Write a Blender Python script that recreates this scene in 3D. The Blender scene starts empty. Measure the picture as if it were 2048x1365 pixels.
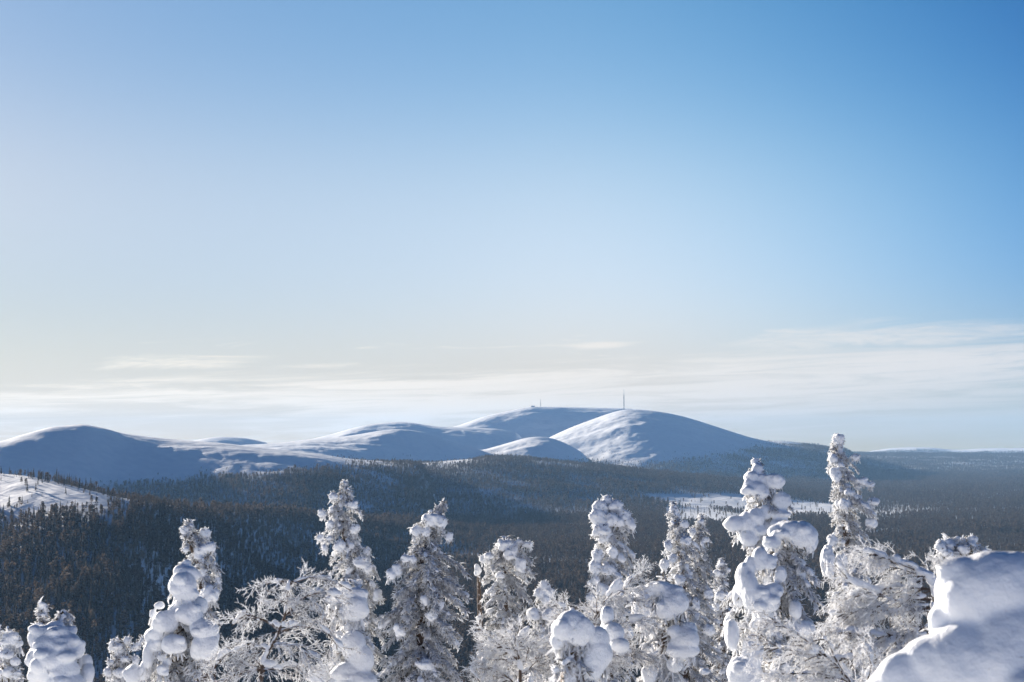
import bpy, math, random
import numpy as np
from mathutils import Vector, Matrix

# ------------------------------------------------------------------ camera
C = bpy.context.scene
F = 2844.4                      # focal length in photo pixels (50 mm on a 36 mm sensor, 2048 px)
PITCH = math.atan(212.0 / F)
cam_d = bpy.data.cameras.new('camera')
cam = bpy.data.objects.new('camera', cam_d)
C.collection.objects.link(cam)
cam_d.lens = 50.0
cam_d.sensor_width = 36.0
cam_d.clip_start = 0.1
cam_d.clip_end = 60000
cam.location = (0, 0, 0)
cam.rotation_euler = (math.pi / 2 + PITCH, 0, 0)
cam_d.dof.use_dof = True
cam_d.dof.focus_distance = 60.0
cam_d.dof.aperture_fstop = 5.6
C.camera = cam

# ------------------------------------------------------------------ sky and sun
SUN_AZ = math.radians(-40)      # left of the view direction
SUN_EL = math.radians(11.5)
W = bpy.data.worlds.new('World')
C.world = W
W.use_nodes = True
nt = W.node_tree
for n in list(nt.nodes):
    nt.nodes.remove(n)

def N(t, kind, **kw):
    n = t.nodes.new(kind)
    for k, v in kw.items():
        setattr(n, k, v)
    return n

def M(t, op, a, b=None, c=None, clamp=False):
    n = t.nodes.new('ShaderNodeMath')
    n.operation = op
    n.use_clamp = clamp
    for i, v in enumerate((a, b, c)):
        if v is None:
            continue
        if isinstance(v, (int, float)):
            n.inputs[i].default_value = v
        else:
            t.links.new(v, n.inputs[i])
    return n.outputs[0]

def MR(t, v, a, b, c=0.0, d=1.0, smooth=True):
    n = t.nodes.new('ShaderNodeMapRange')
    n.interpolation_type = 'SMOOTHSTEP' if smooth else 'LINEAR'
    t.links.new(v, n.inputs['Value'])
    for k, x in (('From Min', a), ('From Max', b), ('To Min', c), ('To Max', d)):
        n.inputs[k].default_value = x
    return n.outputs[0]

def MIX(t, fac, a, b, blend='MIX'):
    n = t.nodes.new('ShaderNodeMix')
    n.data_type = 'RGBA'
    n.blend_type = blend
    for k, v in ((0, fac), (6, a), (7, b)):
        if isinstance(v, (int, float)):
            n.inputs[k].default_value = v
        elif isinstance(v, tuple):
            n.inputs[k].default_value = v if len(v) == 4 else v + (1.0,)
        else:
            t.links.new(v, n.inputs[k])
    return n.outputs[2]

HZ = ((0.90, 0.87, 0.79), (0.53, 0.60, 0.62))      # pale air low down, towards and away from the sun
HZ0 = ((1.05, 0.66, 0.16), (0.54, 0.46, 0.24))     # lowest strip: the near air adds its own light in front of it
CLD = ((1.24, 1.10, 0.90), (0.78, 0.76, 0.75))     # thin cloud
sky = N(nt, 'ShaderNodeTexSky')
sky.sky_type = 'NISHITA'
sky.sun_disc = False
sky.sun_elevation = SUN_EL
sky.sun_rotation = SUN_AZ
sky.altitude = 500
sky.air_density = 0.7
sky.dust_density = 0.4
sky.ozone_density = 2.0
bg = N(nt, 'ShaderNodeBackground')
bg.inputs['Strength'].default_value = 0.10
wo = N(nt, 'ShaderNodeOutputWorld')
tc = N(nt, 'ShaderNodeTexCoord')
sep = N(nt, 'ShaderNodeSeparateXYZ')
nt.links.new(tc.outputs['Generated'], sep.inputs[0])
az = M(nt, 'ARCTAN2', sep.outputs[0], sep.outputs[1])
el = M(nt, 'ARCSINE', sep.outputs[2])
# sky grade: deeper blue away from the sun, darkened overhead to lower ambient light
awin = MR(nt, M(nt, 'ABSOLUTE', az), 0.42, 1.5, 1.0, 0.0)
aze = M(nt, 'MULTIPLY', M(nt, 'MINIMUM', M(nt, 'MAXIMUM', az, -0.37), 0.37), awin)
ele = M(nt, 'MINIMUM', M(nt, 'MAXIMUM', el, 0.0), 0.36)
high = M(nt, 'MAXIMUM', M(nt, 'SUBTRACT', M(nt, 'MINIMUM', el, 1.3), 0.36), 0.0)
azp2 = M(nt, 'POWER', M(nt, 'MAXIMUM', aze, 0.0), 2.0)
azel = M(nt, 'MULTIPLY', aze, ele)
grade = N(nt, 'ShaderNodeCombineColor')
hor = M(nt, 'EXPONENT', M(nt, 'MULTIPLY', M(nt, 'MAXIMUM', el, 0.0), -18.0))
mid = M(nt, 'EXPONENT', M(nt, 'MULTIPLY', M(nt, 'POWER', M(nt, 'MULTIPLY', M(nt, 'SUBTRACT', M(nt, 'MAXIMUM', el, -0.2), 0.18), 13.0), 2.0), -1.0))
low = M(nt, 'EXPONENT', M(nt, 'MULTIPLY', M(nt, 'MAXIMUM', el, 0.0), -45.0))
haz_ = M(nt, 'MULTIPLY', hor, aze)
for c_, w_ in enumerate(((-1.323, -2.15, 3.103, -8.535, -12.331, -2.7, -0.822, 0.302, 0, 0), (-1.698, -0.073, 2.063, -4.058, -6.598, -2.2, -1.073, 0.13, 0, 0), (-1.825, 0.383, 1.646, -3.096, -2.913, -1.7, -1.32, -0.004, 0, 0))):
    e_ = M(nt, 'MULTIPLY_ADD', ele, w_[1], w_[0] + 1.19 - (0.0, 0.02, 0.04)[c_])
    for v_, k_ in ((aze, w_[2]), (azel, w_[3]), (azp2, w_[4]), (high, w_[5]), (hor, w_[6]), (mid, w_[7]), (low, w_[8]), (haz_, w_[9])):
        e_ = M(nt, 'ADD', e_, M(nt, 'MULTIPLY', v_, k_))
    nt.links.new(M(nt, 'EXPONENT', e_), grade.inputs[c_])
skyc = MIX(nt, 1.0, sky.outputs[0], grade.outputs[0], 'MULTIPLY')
skyc = MIX(nt, MR(nt, M(nt, 'ABSOLUTE', M(nt, 'ADD', az, 0.1)), 0.75, 1.9), skyc, MIX(nt, 1.0, skyc, (0.18, 0.42, 0.82), 'MULTIPLY'))  # sky beside and behind the view darkened and blued to deepen the shade
elt = M(nt, 'SUBTRACT', el, M(nt, 'MULTIPLY', az, 0.035))
def cloud_noise(sx, sy, off, det=6.0, rough=0.55, dist=0.4):
    cb = N(nt, 'ShaderNodeCombineXYZ')
    nt.links.new(M(nt, 'MULTIPLY', az, sx), cb.inputs[0])
    nt.links.new(M(nt, 'MULTIPLY', elt, sy), cb.inputs[1])
    cb.inputs[2].default_value = off
    no = N(nt, 'ShaderNodeTexNoise')
    nt.links.new(cb.outputs[0], no.inputs['Vector'])
    no.inputs['Scale'].default_value = 1.0
    no.inputs['Detail'].default_value = det
    no.inputs['Roughness'].default_value = rough
    no.inputs['Distortion'].default_value = dist
    return no.outputs['Fac']
n1 = cloud_noise(7, 135, 3.1, 9.0, 0.68, 0.9)
n2 = cloud_noise(3, 30, 7.7, 4.0)
n3 = cloud_noise(9, 90, 12.3, 9.0, 0.68, 1.0)
# top edge of the low sheet of cloud rises to the right
edge = M(nt, 'ADD', M(nt, 'MULTIPLY', az, 0.045), 0.058)
under = M(nt, 'SUBTRACT', edge, el)
under = M(nt, 'ADD', under, M(nt, 'MULTIPLY', M(nt, 'SUBTRACT', n1, 0.5), 0.030))
sheet = MR(nt, under, -0.004, 0.014)
tex = MR(nt, M(nt, 'ADD', M(nt, 'MULTIPLY', n1, 0.6), M(nt, 'MULTIPLY', n2, 0.4)), 0.40, 0.57, 0.18, 1.0)
lowfade = MR(nt, M(nt, 'ADD', el, M(nt, 'MULTIPLY', M(nt, 'ADD', az, 0.1), -0.12)), -0.045, 0.01, 0.15, 1.0)
sheet = M(nt, 'MULTIPLY', M(nt, 'MULTIPLY', sheet, tex), lowfade)
band = M(nt, 'MULTIPLY', MR(nt, el, 0.045, 0.058), MR(nt, M(nt, 'SUBTRACT', el, M(nt, 'MULTIPLY', az, 0.02)), 0.088, 0.070))
def wisp(a0, e0, wa, we):
    a_ = M(nt, 'POWER', M(nt, 'MULTIPLY', M(nt, 'ABSOLUTE', M(nt, 'SUBTRACT', az, a0)), 1 / wa), 2.0)
    e_ = M(nt, 'POWER', M(nt, 'MULTIPLY', M(nt, 'ABSOLUTE', M(nt, 'SUBTRACT', elt, e0)), 1 / we), 2.0)
    return M(nt, 'EXPONENT', M(nt, 'MULTIPLY', M(nt, 'ADD', a_, e_), -1.0))
wisps = M(nt, 'MAXIMUM', M(nt, 'MAXIMUM', wisp(-0.22, 0.0655, 0.075, 0.0065), wisp(-0.135, 0.061, 0.05, 0.0035)), M(nt, 'MAXIMUM', wisp(0.27, 0.066, 0.13, 0.011), wisp(0.06, 0.0685, 0.03, 0.003)))
wisps = MR(nt, M(nt, 'ADD', wisps, M(nt, 'MULTIPLY', M(nt, 'SUBTRACT', n3, 0.5), 2.2)), 0.35, 1.1)
wisps = M(nt, 'MULTIPLY', wisps, MR(nt, el, 0.105, 0.09))
patch = M(nt, 'MAXIMUM', M(nt, 'MULTIPLY', MR(nt, n3, 0.58, 0.74), band), wisps)
mask = M(nt, 'MAXIMUM', sheet, M(nt, 'MULTIPLY', patch, 0.8))
mask = M(nt, 'MULTIPLY', mask, 0.95)
azn = MR(nt, az, -0.36, 0.36, smooth=False)
EXPO = 0.10 * 2 ** 1.45
def lc(*v): return tuple(x / EXPO for x in v)
pale = MIX(nt, M(nt, 'MULTIPLY', low, 0.95), MIX(nt, azn, lc(*HZ[0]), lc(*HZ[1])), MIX(nt, azn, lc(*HZ0[0]), lc(*HZ0[1])))
hw = M(nt, 'EXPONENT', M(nt, 'MULTIPLY', M(nt, 'POWER', M(nt, 'MULTIPLY', M(nt, 'MAXIMUM', el, 0.0), 15.0), 2.0), -1.0))
skyc = MIX(nt, M(nt, 'MULTIPLY', hw, MR(nt, M(nt, 'ABSOLUTE', az), 0.6, 2.2, 1.0, 0.15)), skyc, pale)
cl_ = MIX(nt, azn, lc(*CLD[0]), lc(*CLD[1]))
skycol = MIX(nt, M(nt, 'MULTIPLY', mask, MR(nt, M(nt, 'ABSOLUTE', az), 0.6, 2.0, 1.0, 0.2)), skyc, cl_)
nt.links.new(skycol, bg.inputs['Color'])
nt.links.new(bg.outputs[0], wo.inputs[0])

sun_d = bpy.data.lights.new('sun', 'SUN')
sun_d.energy = 5.0
sun_d.angle = math.radians(0.5)
sun_d.color = (1.0, 0.90, 0.78)
sun = bpy.data.objects.new('sun', sun_d)
C.collection.objects.link(sun)
sv = Vector((math.sin(SUN_AZ) * math.cos(SUN_EL), math.cos(SUN_AZ) * math.cos(SUN_EL), math.sin(SUN_EL)))
sun.rotation_euler = sv.to_track_quat('Z', 'Y').to_euler()

C.view_settings.view_transform = 'Standard'
C.view_settings.look = 'None'
C.view_settings.exposure = 1.45
C.view_settings.gamma = 1.0
C.render.engine = 'CYCLES'
C.cycles.use_denoising = True
C.cycles.max_bounces = 6
C.cycles.diffuse_bounces = 3
C.cycles.transmission_bounces = 3
C.cycles.volume_bounces = 1
C.cycles.caustics_reflective = False
C.cycles.caustics_refractive = False

# ------------------------------------------------------------------ pixel <-> place
SP, CP = math.sin(PITCH), math.cos(PITCH)
def ray(px, py):
    v = 682.5 - py
    return np.array([(px - 1024.0), F * CP - v * SP, F * SP + v * CP])
def P(px, py, D):
    """point D metres out along +Y seen at photo pixel (px, py)"""
    d = ray(px, py)
    return d * (D / d[1])
def elev(py):
    v = 682.5 - np.asarray(py, float)
    return (F * SP + v * CP) / (F * CP - v * SP)
def project(x, y, z):
    f = y * CP + z * SP
    u = -y * SP + z * CP
    return 1024 + F * x / f, 682.5 - F * u / f

# ------------------------------------------------------------------ noise
rng = np.random.default_rng(7)
_G = rng.random((256, 256))
def vnoise(x, y):
    xi = np.floor(x).astype(int); yi = np.floor(y).astype(int)
    fx = x - xi; fy = y - yi
    fx = fx * fx * (3 - 2 * fx); fy = fy * fy * (3 - 2 * fy)
    a = _G[xi & 255, yi & 255]; b = _G[(xi + 1) & 255, yi & 255]
    c = _G[xi & 255, (yi + 1) & 255]; d = _G[(xi + 1) & 255, (yi + 1) & 255]
    return (a * (1 - fx) + b * fx) * (1 - fy) + (c * (1 - fx) + d * fx) * fy - 0.5
def fbm(x, y, oct=4, g=0.5):
    s = 0; a = 1.0
    for i in range(oct):
        s = s + a * vnoise(x * 2 ** i + 17.3 * i, y * 2 ** i + 5.1 * i)
        a *= g
    return s

# ------------------------------------------------------------------ terrain
def curve(pts):
    p = np.array(pts, float)
    return lambda q: np.interp(q, p[:, 0], p[:, 1])
def smooth_curve(pts, w=14):
    p = np.array(pts, float)
    xs = np.arange(p[0, 0], p[-1, 0] + 1, 4.0)
    ys = np.interp(xs, p[:, 0], p[:, 1])
    k = np.hanning(2 * int(w) // 4 * 2 + 3); k /= k.sum()
    n = len(k) // 2
    ys = np.convolve(np.concatenate([np.full(n, ys[0]), ys, np.full(n, ys[-1])]), k, 'valid')
    return lambda q: np.interp(q, xs, ys)

VALLEY = -146.0
# crest line seen at (px, py), its distance, run-out of the front slope and of the back slope
RIDGES = [
 dict(c=[(-2500,860),(-600,895),(-200,918),(0,940),(60,946),(120,958),(240,988),(330,1004),(400,1014),(600,1030),(800,1046),(1000,1062),(1300,1085)],
      d=[(-600,1900),(-200,1650),(0,1520),(120,1410),(240,1330),(340,1400),(600,2000),(1000,2500),(1300,2700)], wf=[(-600,700),(0,700),(240,620),(400,560),(1300,900)], wb=[(0,600),(1300,900)], nz=3),
 dict(c=[(-400,990),(200,975),(300,962),(400,950),(480,942),(560,937),(620,931),(700,927),(780,926),(850,924),(920,918),(1000,912),(1100,920),(1200,932),(1350,949),(1500,966),(1700,992),(1900,1030)],
      d=[(300,3800),(1000,4300),(1700,4600)], wf=[(300,1500),(1700,1600)], wb=[(300,1500),(1700,1500)], nz=3),
 dict(c=[(-2500,930),(-900,905),(-300,893),(-60,888),(0,880),(30,870),(60,862),(85,855),(110,850),(140,848),(152,846),(160,844),(185,849),(215,855),(235,863),(280,869),(350,876),(430,882),(530,893),(640,905),(700,915),(900,930)],
      d=[(-600,2300),(0,2900),(160,3100),(300,3250),(420,3230),(520,3180),(700,3200),(900,3400)], wf=[(-300,700),(160,800),(300,900),(420,1080),(600,1200)], wb=[(0,1200),(900,1600)], nz=4),
 dict(c=[(300,900),(380,882),(410,875),(440,872),(490,874),(515,880),(600,900)], d=[(300,6300),(600,6300)], wf=[(300,900),(600,900)], wb=[(0,1500),(1,1500)], nz=3),
 dict(c=[(480,905),(560,893),(610,880),(650,871),(680,863),(700,856),(740,848),(790,842),(815,843),(840,847),(870,852),(900,853),(950,854),(1000,857),(1100,880)],
      d=[(480,6800),(1100,7200)], wf=[(480,1300),(800,1100),(870,1500),(1100,1500)], wb=[(0,2500),(1,2500)], nz=5),
 dict(c=[(300,915),(400,900),(480,889),(560,884),(620,877),(680,873),(740,864),(770,859),(795,857),(830,859),(860,866),(900,879),(940,892),(980,905),(1040,925)],
      d=[(300,5200),(700,5500),(1040,6000)], wf=[(300,2200),(600,2000),(780,1400),(900,1100),(1040,1100)], wb=[(0,1500),(1,1500)], nz=6),
 dict(c=[(800,870),(880,859),(920,850),(945,840),(970,832),(1000,825),(1040,816),(1060,813),(1100,813),(1150,814),(1200,815),(1250,816),(1300,822),(1350,840),(1450,880)],
      d=[(800,7900),(1000,8100),(1450,8300)], wf=[(800,2000),(960,1300),(1000,1200),(1450,1500)], wb=[(0,3500),(1,3500)], nz=5),
 dict(c=[(1000,925),(1040,905),(1080,884),(1100,873),(1120,864),(1150,851),(1180,840),(1210,829),(1235,821),(1260,818),(1300,820),(1340,826),(1370,833),(1400,842),(1450,858),(1500,874),(1530,881),(1560,886),(1620,893),(1680,900),(1760,912)],
      d=[(1000,6900),(1120,7050),(1247,7230),(1340,7260),(1500,7500),(1760,7700)], wf=[(1000,900),(1180,1300),(1260,1700),(1400,1900),(1760,2300)], wb=[(0,2500),(1,2500)], nz=6),
 dict(c=[(900,915),(950,903),(1000,889),(1030,880),(1055,873),(1075,871),(1090,872),(1110,876),(1130,884),(1160,901),(1190,920),(1230,945)],
      d=[(900,5900),(1230,6000)], wf=[(900,900),(1070,900),(1230,900)], wb=[(0,1000),(1,1000)], nz=5),
 dict(c=[(1420,905),(1500,886),(1540,881),(1570,881),(1600,885),(1640,893),(1680,900),(1720,904)], d=[(1420,8600),(1720,8800)], wf=[(0,1800),(1,1800)], wb=[(0,3000),(1,3000)], nz=3),
 dict(c=[(1100,945),(1250,935),(1350,925),(1450,918),(1540,912),(1600,908),(1700,907),(1850,908),(2048,909),(2600,906),(4500,903)],
      d=[(1100,7200),(1500,9000),(1700,10500),(2600,11000)], wf=[(1100,2200),(1700,3600),(2600,3600)], wb=[(0,3000),(1,3000)], nz=4),
 dict(c=[(1600,925),(1735,903),(1765,898),(1790,895),(1830,894),(1870,895),(1900,899),(1930,899),(1970,896),(2048,896),(2150,898),(2300,896),(4500,893)],
      d=[(1600,12900),(2300,13300)], wf=[(0,1900),(1,1900)], wb=[(0,1800),(1,1800)], nz=4),
 dict(c=[(-8000,885),(-3000,893),(-600,897),(300,902),(900,903),(1600,908),(3000,902)], d=[(0,14300),(1,14300)], wf=[(0,2500),(1,2500)], wb=[(0,2000),(1,2000)], nz=3),
]
for R_ in RIDGES:
    R_['cf'] = smooth_curve(R_['c']); R_['df'] = smooth_curve(R_['d'], 60)
    R_['wff'] = smooth_curve(R_['wf'], 60) if len(R_['wf']) > 2 or R_['wf'][1][0] > 2 else (lambda q, v=R_['wf'][0][1]: np.full(np.shape(q), float(v)))
    R_['wbf'] = (lambda q, v=R_['wb'][0][1]: np.full(np.shape(q), float(v)))
    R_['xmin'] = R_['c'][0][0]; R_['xmax'] = R_['c'][-1][0]

def height(x, y):
    x = np.asarray(x, float); y = np.asarray(y, float)
    r = np.hypot(x, y)
    th = np.arctan2(x, y)
    thc = np.clip(th, -1.3, 1.3)
    q = 1024 + 2852 * np.tan(thc)
    # home hill under the camera, falling into the valley
    home = -2.1 - 0.196 * np.maximum(r - 1.0, 0)
    behind = np.clip(-np.cos(th), 0, 1)
    home = home * (1 - behind) + behind * (-2.1 - 0.02 * r)
    base = VALLEY + 4 * fbm(x / 900, y / 900, 3) + 14 * np.clip((r - 4500) / 6000, 0, 1.5)
    near = np.maximum(home, base) + 6 * np.exp(-np.abs(home - base) / 9.0)
    hs = [near]
    front = np.cos(th) > 0.1
    for R_ in RIDGES:
        cr = R_['df'](q) / np.maximum(np.cos(thc), 0.25) ** 0.0
        zc = elev(R_['cf'](q)) * cr * np.cos(thc).clip(0.3, 1)
        t = np.where(r < cr, (cr - r) / R_['wff'](q), (r - cr) / R_['wbf'](q))
        p = 0.5 + 0.5 * np.cos(np.pi * np.clip(t, 0, 1))
        n = fbm(x / 420 + R_['nz'], y / 420, 5, 0.55) * R_['nz'] * 1.6
        n = n + 5.0 * fbm(x / 150 + 9 * R_['nz'], y / 110, 5, 0.66) * min(R_['nz'], 5) / 3
        if R_['nz'] >= 4: n = n + 6.0 * fbm(x / 520 + 3 * R_['nz'], y / 140, 3, 0.5)
        hh = base + (zc - base) * p + n * np.clip(t * 4, 0.12, 1) * np.clip((1 - t) * 3, 0, 1)
        fade = np.clip((q - R_['xmin']) / 70, 0, 1) * np.clip((R_['xmax'] - q) / 70, 0, 1)
        fade = fade * fade * (3 - 2 * fade)
        hh = base + (hh - base) * fade
        ok = front & (q >= R_['xmin']) & (q <= R_['xmax'])
        hs.append(np.where(ok, hh, -400.0))
    H = np.sort(np.stack(hs), axis=0)
    k = 5.0
    m, m2 = H[-1], H[-2]
    out = m + k * np.log1p(np.exp(-(m - m2) / k)) - 3.4
    out = np.where(r < 700, near, out)
    blend = np.clip((r - 600) / 250, 0, 1)
    out = near * (1 - blend) + out * blend
    return out

# ------------------------------------------------------------------ object helpers
def mesh_np(name, verts, faces, mat=None, smooth=False, parent=None, link=True, mats=None, midx=None):
    me = bpy.data.meshes.new(name)
    verts = np.asarray(verts, np.float32)
    faces = np.asarray(faces, np.int32)
    nf, k = faces.shape
    me.vertices.add(len(verts)); me.vertices.foreach_set('co', verts.ravel())
    me.loops.add(nf * k); me.loops.foreach_set('vertex_index', faces.ravel())
    me.polygons.add(nf)
    me.polygons.foreach_set('loop_start', np.arange(0, nf * k, k, dtype=np.int32))
    me.polygons.foreach_set('loop_total', np.full(nf, k, np.int32))
    me.polygons.foreach_set('use_smooth', np.full(nf, smooth))
    for m in (mats or ([mat] if mat else [])):
        me.materials.append(m)
    if midx is not None:
        me.polygons.foreach_set('material_index', np.asarray(midx, np.int32))
    me.update(calc_edges=True)
    o = bpy.data.objects.new(name, me)
    if link:
        C.collection.objects.link(o)
    if parent:
        o.parent = parent
    return o

def tag(o, label=None, cat=None, group=None, kind=None):
    if label: o['label'] = label
    if cat: o['category'] = cat
    if group: o['group'] = group
    if kind: o['kind'] = kind
    return o

def new_mat(name):
    m = bpy.data.materials.new(name)
    m.use_nodes = True
    t = m.node_tree
    b = t.nodes['Principled BSDF']
    return m, t, b

def noise_node(t, scale, detail=4, rough=0.5, coord='Object', vec=None, dist=0.0):
    n = N(t, 'ShaderNodeTexNoise')
    n.inputs['Scale'].default_value = scale
    n.inputs['Detail'].default_value = detail
    n.inputs['Roughness'].default_value = rough
    n.inputs['Distortion'].default_value = dist
    if vec is None:
        c = N(t, 'ShaderNodeTexCoord')
        vec = c.outputs[coord]
    t.links.new(vec, n.inputs['Vector'])
    return n.outputs['Fac']

def bump(t, b, h, strength, dist):
    n = N(t, 'ShaderNodeBump')
    n.inputs['Strength'].default_value = strength
    n.inputs['Distance'].default_value = dist
    t.links.new(h, n.inputs['Height'])
    t.links.new(n.outputs[0], b.inputs['Normal'])

# ------------------------------------------------------------------ ground
gm, t, b = new_mat('ground_snow')
big = noise_node(t, 0.004, 6, 0.6)
fine = noise_node(t, 0.05, 5, 0.6)
t.links.new(MIX(t, MR(t, fine, 0.3, 0.7), (0.80, 0.82, 0.85), (0.88, 0.89, 0.90)), b.inputs['Base Color'])
b.inputs['Roughness'].default_value = 0.7
b.inputs['Specular IOR Level'].default_value = 0.2
bump(t, b, M(t, 'ADD', M(t, 'MULTIPLY', big, 14.0), M(t, 'MULTIPLY', fine, 1.5)), 0.55, 1.0)

th = np.concatenate([np.linspace(-math.pi, -0.42, 130, endpoint=False), np.linspace(-0.42, 0.42, 760), np.linspace(0.42, math.pi, 131)[1:]])
rr = np.concatenate([[0.5], np.geomspace(1.5, 500, 110)[:-1], np.geomspace(500, 2500, 190)[:-1], np.linspace(2500, 9000, 430)[:-1], np.geomspace(9000, 15500, 80)])
TH, RR = np.meshgrid(th, rr)
X = RR * np.sin(TH); Y = RR * np.cos(TH)
Z = height(X, Y)
Zs = 0.28 * fbm(X / 3.1, Y / 3.1, 3) * np.clip(RR / 5, 0, 1) * np.clip((300 - RR) / 200, 0, 1)
Z = Z + Zs
nr, nc = X.shape
idx = np.arange(nr * nc).reshape(nr, nc)
fa = np.stack([idx[:-1, :-1], idx[:-1, 1:], idx[1:, 1:], idx[1:, :-1]], -1).reshape(-1, 4)[:, ::-1]
g = mesh_np('ground', np.stack([X, Y, Z], -1).reshape(-1, 3), fa, gm, True)
tag(g, kind='structure')

# ------------------------------------------------------------------ forest
def tree_mat(name, c1, c2, frost):
    m, t, b = new_mat(name)
    oi = N(t, 'ShaderNodeObjectInfo')
    col = MIX(t, oi.outputs['Random'], c1, c2)
    geo = N(t, 'ShaderNodeNewGeometry')
    sp = N(t, 'ShaderNodeSeparateXYZ')
    t.links.new(geo.outputs['Normal'], sp.inputs[0])
    nz = noise_node(t, 1.1, 3, 0.6)
    f = M(t, 'ADD', M(t, 'MULTIPLY', sp.outputs[2], 0.5), M(t, 'MULTIPLY', nz, 1.3))
    f = MR(t, f, 1.0 - frost, 1.25 - frost)
    col = MIX(t, f, col, (0.62, 0.64, 0.68))
    t.links.new(col, b.inputs['Base Color'])
    b.inputs['Roughness'].default_value = 0.9
    b.inputs['Specular IOR Level'].default_value = 0.1
    tr = N(t, 'ShaderNodeBsdfTranslucent'); t.links.new(col, tr.inputs['Color'])
    mx = N(t, 'ShaderNodeMixShader'); mx.inputs[0].default_value = 0.25
    t.links.new(b.outputs[0], mx.inputs[1]); t.links.new(tr.outputs[0], mx.inputs[2])
    t.links.new(mx.outputs[0], t.nodes['Material Output'].inputs['Surface'])
    return m
m_spruce = tree_mat('valley_spruce', (0.050, 0.047, 0.038), (0.142, 0.112, 0.082), 0.0)
m_pine = tree_mat('valley_pine', (0.080, 0.062, 0.047), (0.160, 0.120, 0.085), -0.05)

def low_spruce(seed, h=10.0, wr=0.125, layers=11, tips=8):
    r = np.random.default_rng(seed)
    V = []; Fc = []
    def tri(a, b_, c_):
        n = len(V); V.extend([a, b_, c_]); Fc.append((n, n + 1, n + 2))
    # trunk
    for k in range(4):
        a0 = k * math.pi / 2; a1 = a0 + math.pi / 2
        tri((.12 * math.cos(a0), .12 * math.sin(a0), 0), (.12 * math.cos(a1), .12 * math.sin(a1), 0), (0, 0, h * .97))
    lean = r.normal(0, .02, 2)
    for L in range(layers):
        f = L / (layers - 1)
        z = h * (0.08 + 0.90 * f)
        rad = h * wr * (1 - f) ** 0.75 * r.uniform(.75, 1.2) + 0.10
        up = h * 0.9 / layers * 1.25
        a0 = r.uniform(0, 6.28)
        cx, cy = lean * z
        for k in range(tips):
            if r.random() < 0.1: continue
            a = a0 + k * 6.283 / tips + r.normal(0, .15)
            rr_ = rad * r.uniform(.6, 1.25)
            da = 0.40
            dz = -rr_ * r.uniform(.25, .7)
            apex = (cx, cy, z + up)
            tip = (cx + rr_ * math.cos(a), cy + rr_ * math.sin(a), z + dz)
            l = (cx + .62 * rr_ * math.cos(a - da), cy + .62 * rr_ * math.sin(a - da), z + .1)
            q = (cx + .62 * rr_ * math.cos(a + da), cy + .62 * rr_ * math.sin(a + da), z + .1)
            tri(apex, l, tip); tri(apex, tip, q)
    return np.array(V), np.array(Fc)

def low_pine(seed, h=10.0):
    r = np.random.default_rng(seed)
    V = []; Fc = []
    def tri(a, b_, c_):
        n = len(V); V.extend([a, b_, c_]); Fc.append((n, n + 1, n + 2))
    for k in range(4):
        a0 = k * math.pi / 2; a1 = a0 + math.pi / 2
        tri((.13 * math.cos(a0), .13 * math.sin(a0), 0), (.13 * math.cos(a1), .13 * math.sin(a1), 0), (0, 0, h * .95))
    for k in range(150):
        f = r.random() ** 0.7
        z = h * (0.22 + 0.78 * f)
        rad = h * 0.15 * math.sqrt(max(0.02, 1 - f ** 2.2)) * r.uniform(.2, 1.1)
        a = r.uniform(0, 6.283)
        c = np.array([rad * math.cos(a), rad * math.sin(a), z])
        s = r.uniform(.35, .75)
        p = [c + r.normal(0, 1, 3) * s * np.array([1, 1, .7]) for _ in range(3)]
        tri(*[tuple(q) for q in p])
    return np.array(V), np.array(Fc)

src = bpy.data.collections.new('forest_kinds')          # holds the tree kinds the forest uses; not linked
kinds = []
for i in range(6):
    V_, F_ = low_spruce(20 + i, 10, [.11, .135, .155, .125, .17, .14][i], [10, 11, 9, 12, 10, 11][i])
    kinds.append(mesh_np('spruce_tree', V_, F_, m_spruce, link=False))
for i in range(3):
    V_, F_ = low_pine(60 + i)
    kinds.append(mesh_np('pine_tree', V_, F_, m_pine, link=False))
for k_ in kinds:
    src.objects.link(k_)

treeline = curve([(-400,1015),(0,1000),(60,985),(160,972),(240,962),(300,955),(330,952),(360,950),(400,946),(440,942),(500,944),(560,936),(600,932),(640,926),(700,917),(800,916),(900,920),(935,914),(980,902),(1050,906),(1130,915),(1200,908),(1230,914),(1300,915),(1350,908),(1400,905),(1440,899),(1480,893),(1510,884),(1560,882),(1600,880),(1700,872),(3000,865)])
def inpoly(px, py, poly):
    p = np.array(poly, float)
    c = np.zeros(px.shape, bool)
    j = len(p) - 1
    for i in range(len(p)):
        xi, yi = p[i]; xj, yj = p[j]
        cond = ((yi > py) != (yj > py)) & (px < (xj - xi) * (py - yi) / (yj - yi + 1e-9) + xi)
        c ^= cond
        j = i
    return c
BOGS = [
 ([(1235,997),(1300,989),(1400,988),(1480,990),(1560,999),(1640,1007),(1720,1018),(1710,1038),(1620,1037),(1520,1029),(1440,1018),(1350,1011)], .022),
 ([(1330,1018),(1400,1014),(1480,1030),(1500,1040),(1440,1050),(1340,1050)], .07),
 ([(1690,1020),(1780,1021),(1860,1018),(1980,1019),(1980,1025),(1860,1026),(1760,1032),(1690,1034)], .22),
 ([(1500,1038),(1560,1036),(1620,1044),(1560,1050)], .3),
 ([(1530,925),(1560,924),(1615,930),(1600,933),(1540,930)], .2),
 ([(1460,932),(1500,930),(1500,934)], .3),
 ([(1740,1062),(1800,1060),(1830,1070),(1760,1078)], .3),
 ([(1180,905),(1210,898),(1250,902),(1300,913),(1240,912)], .1),
 ([(-400,920),(0,932),(60,948),(130,960),(215,980),(240,990),(246,998),(170,1003),(90,1008),(0,1010),(-400,1030)], .035),
]
F2 = np.random.default_rng(11)
pts = []
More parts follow.
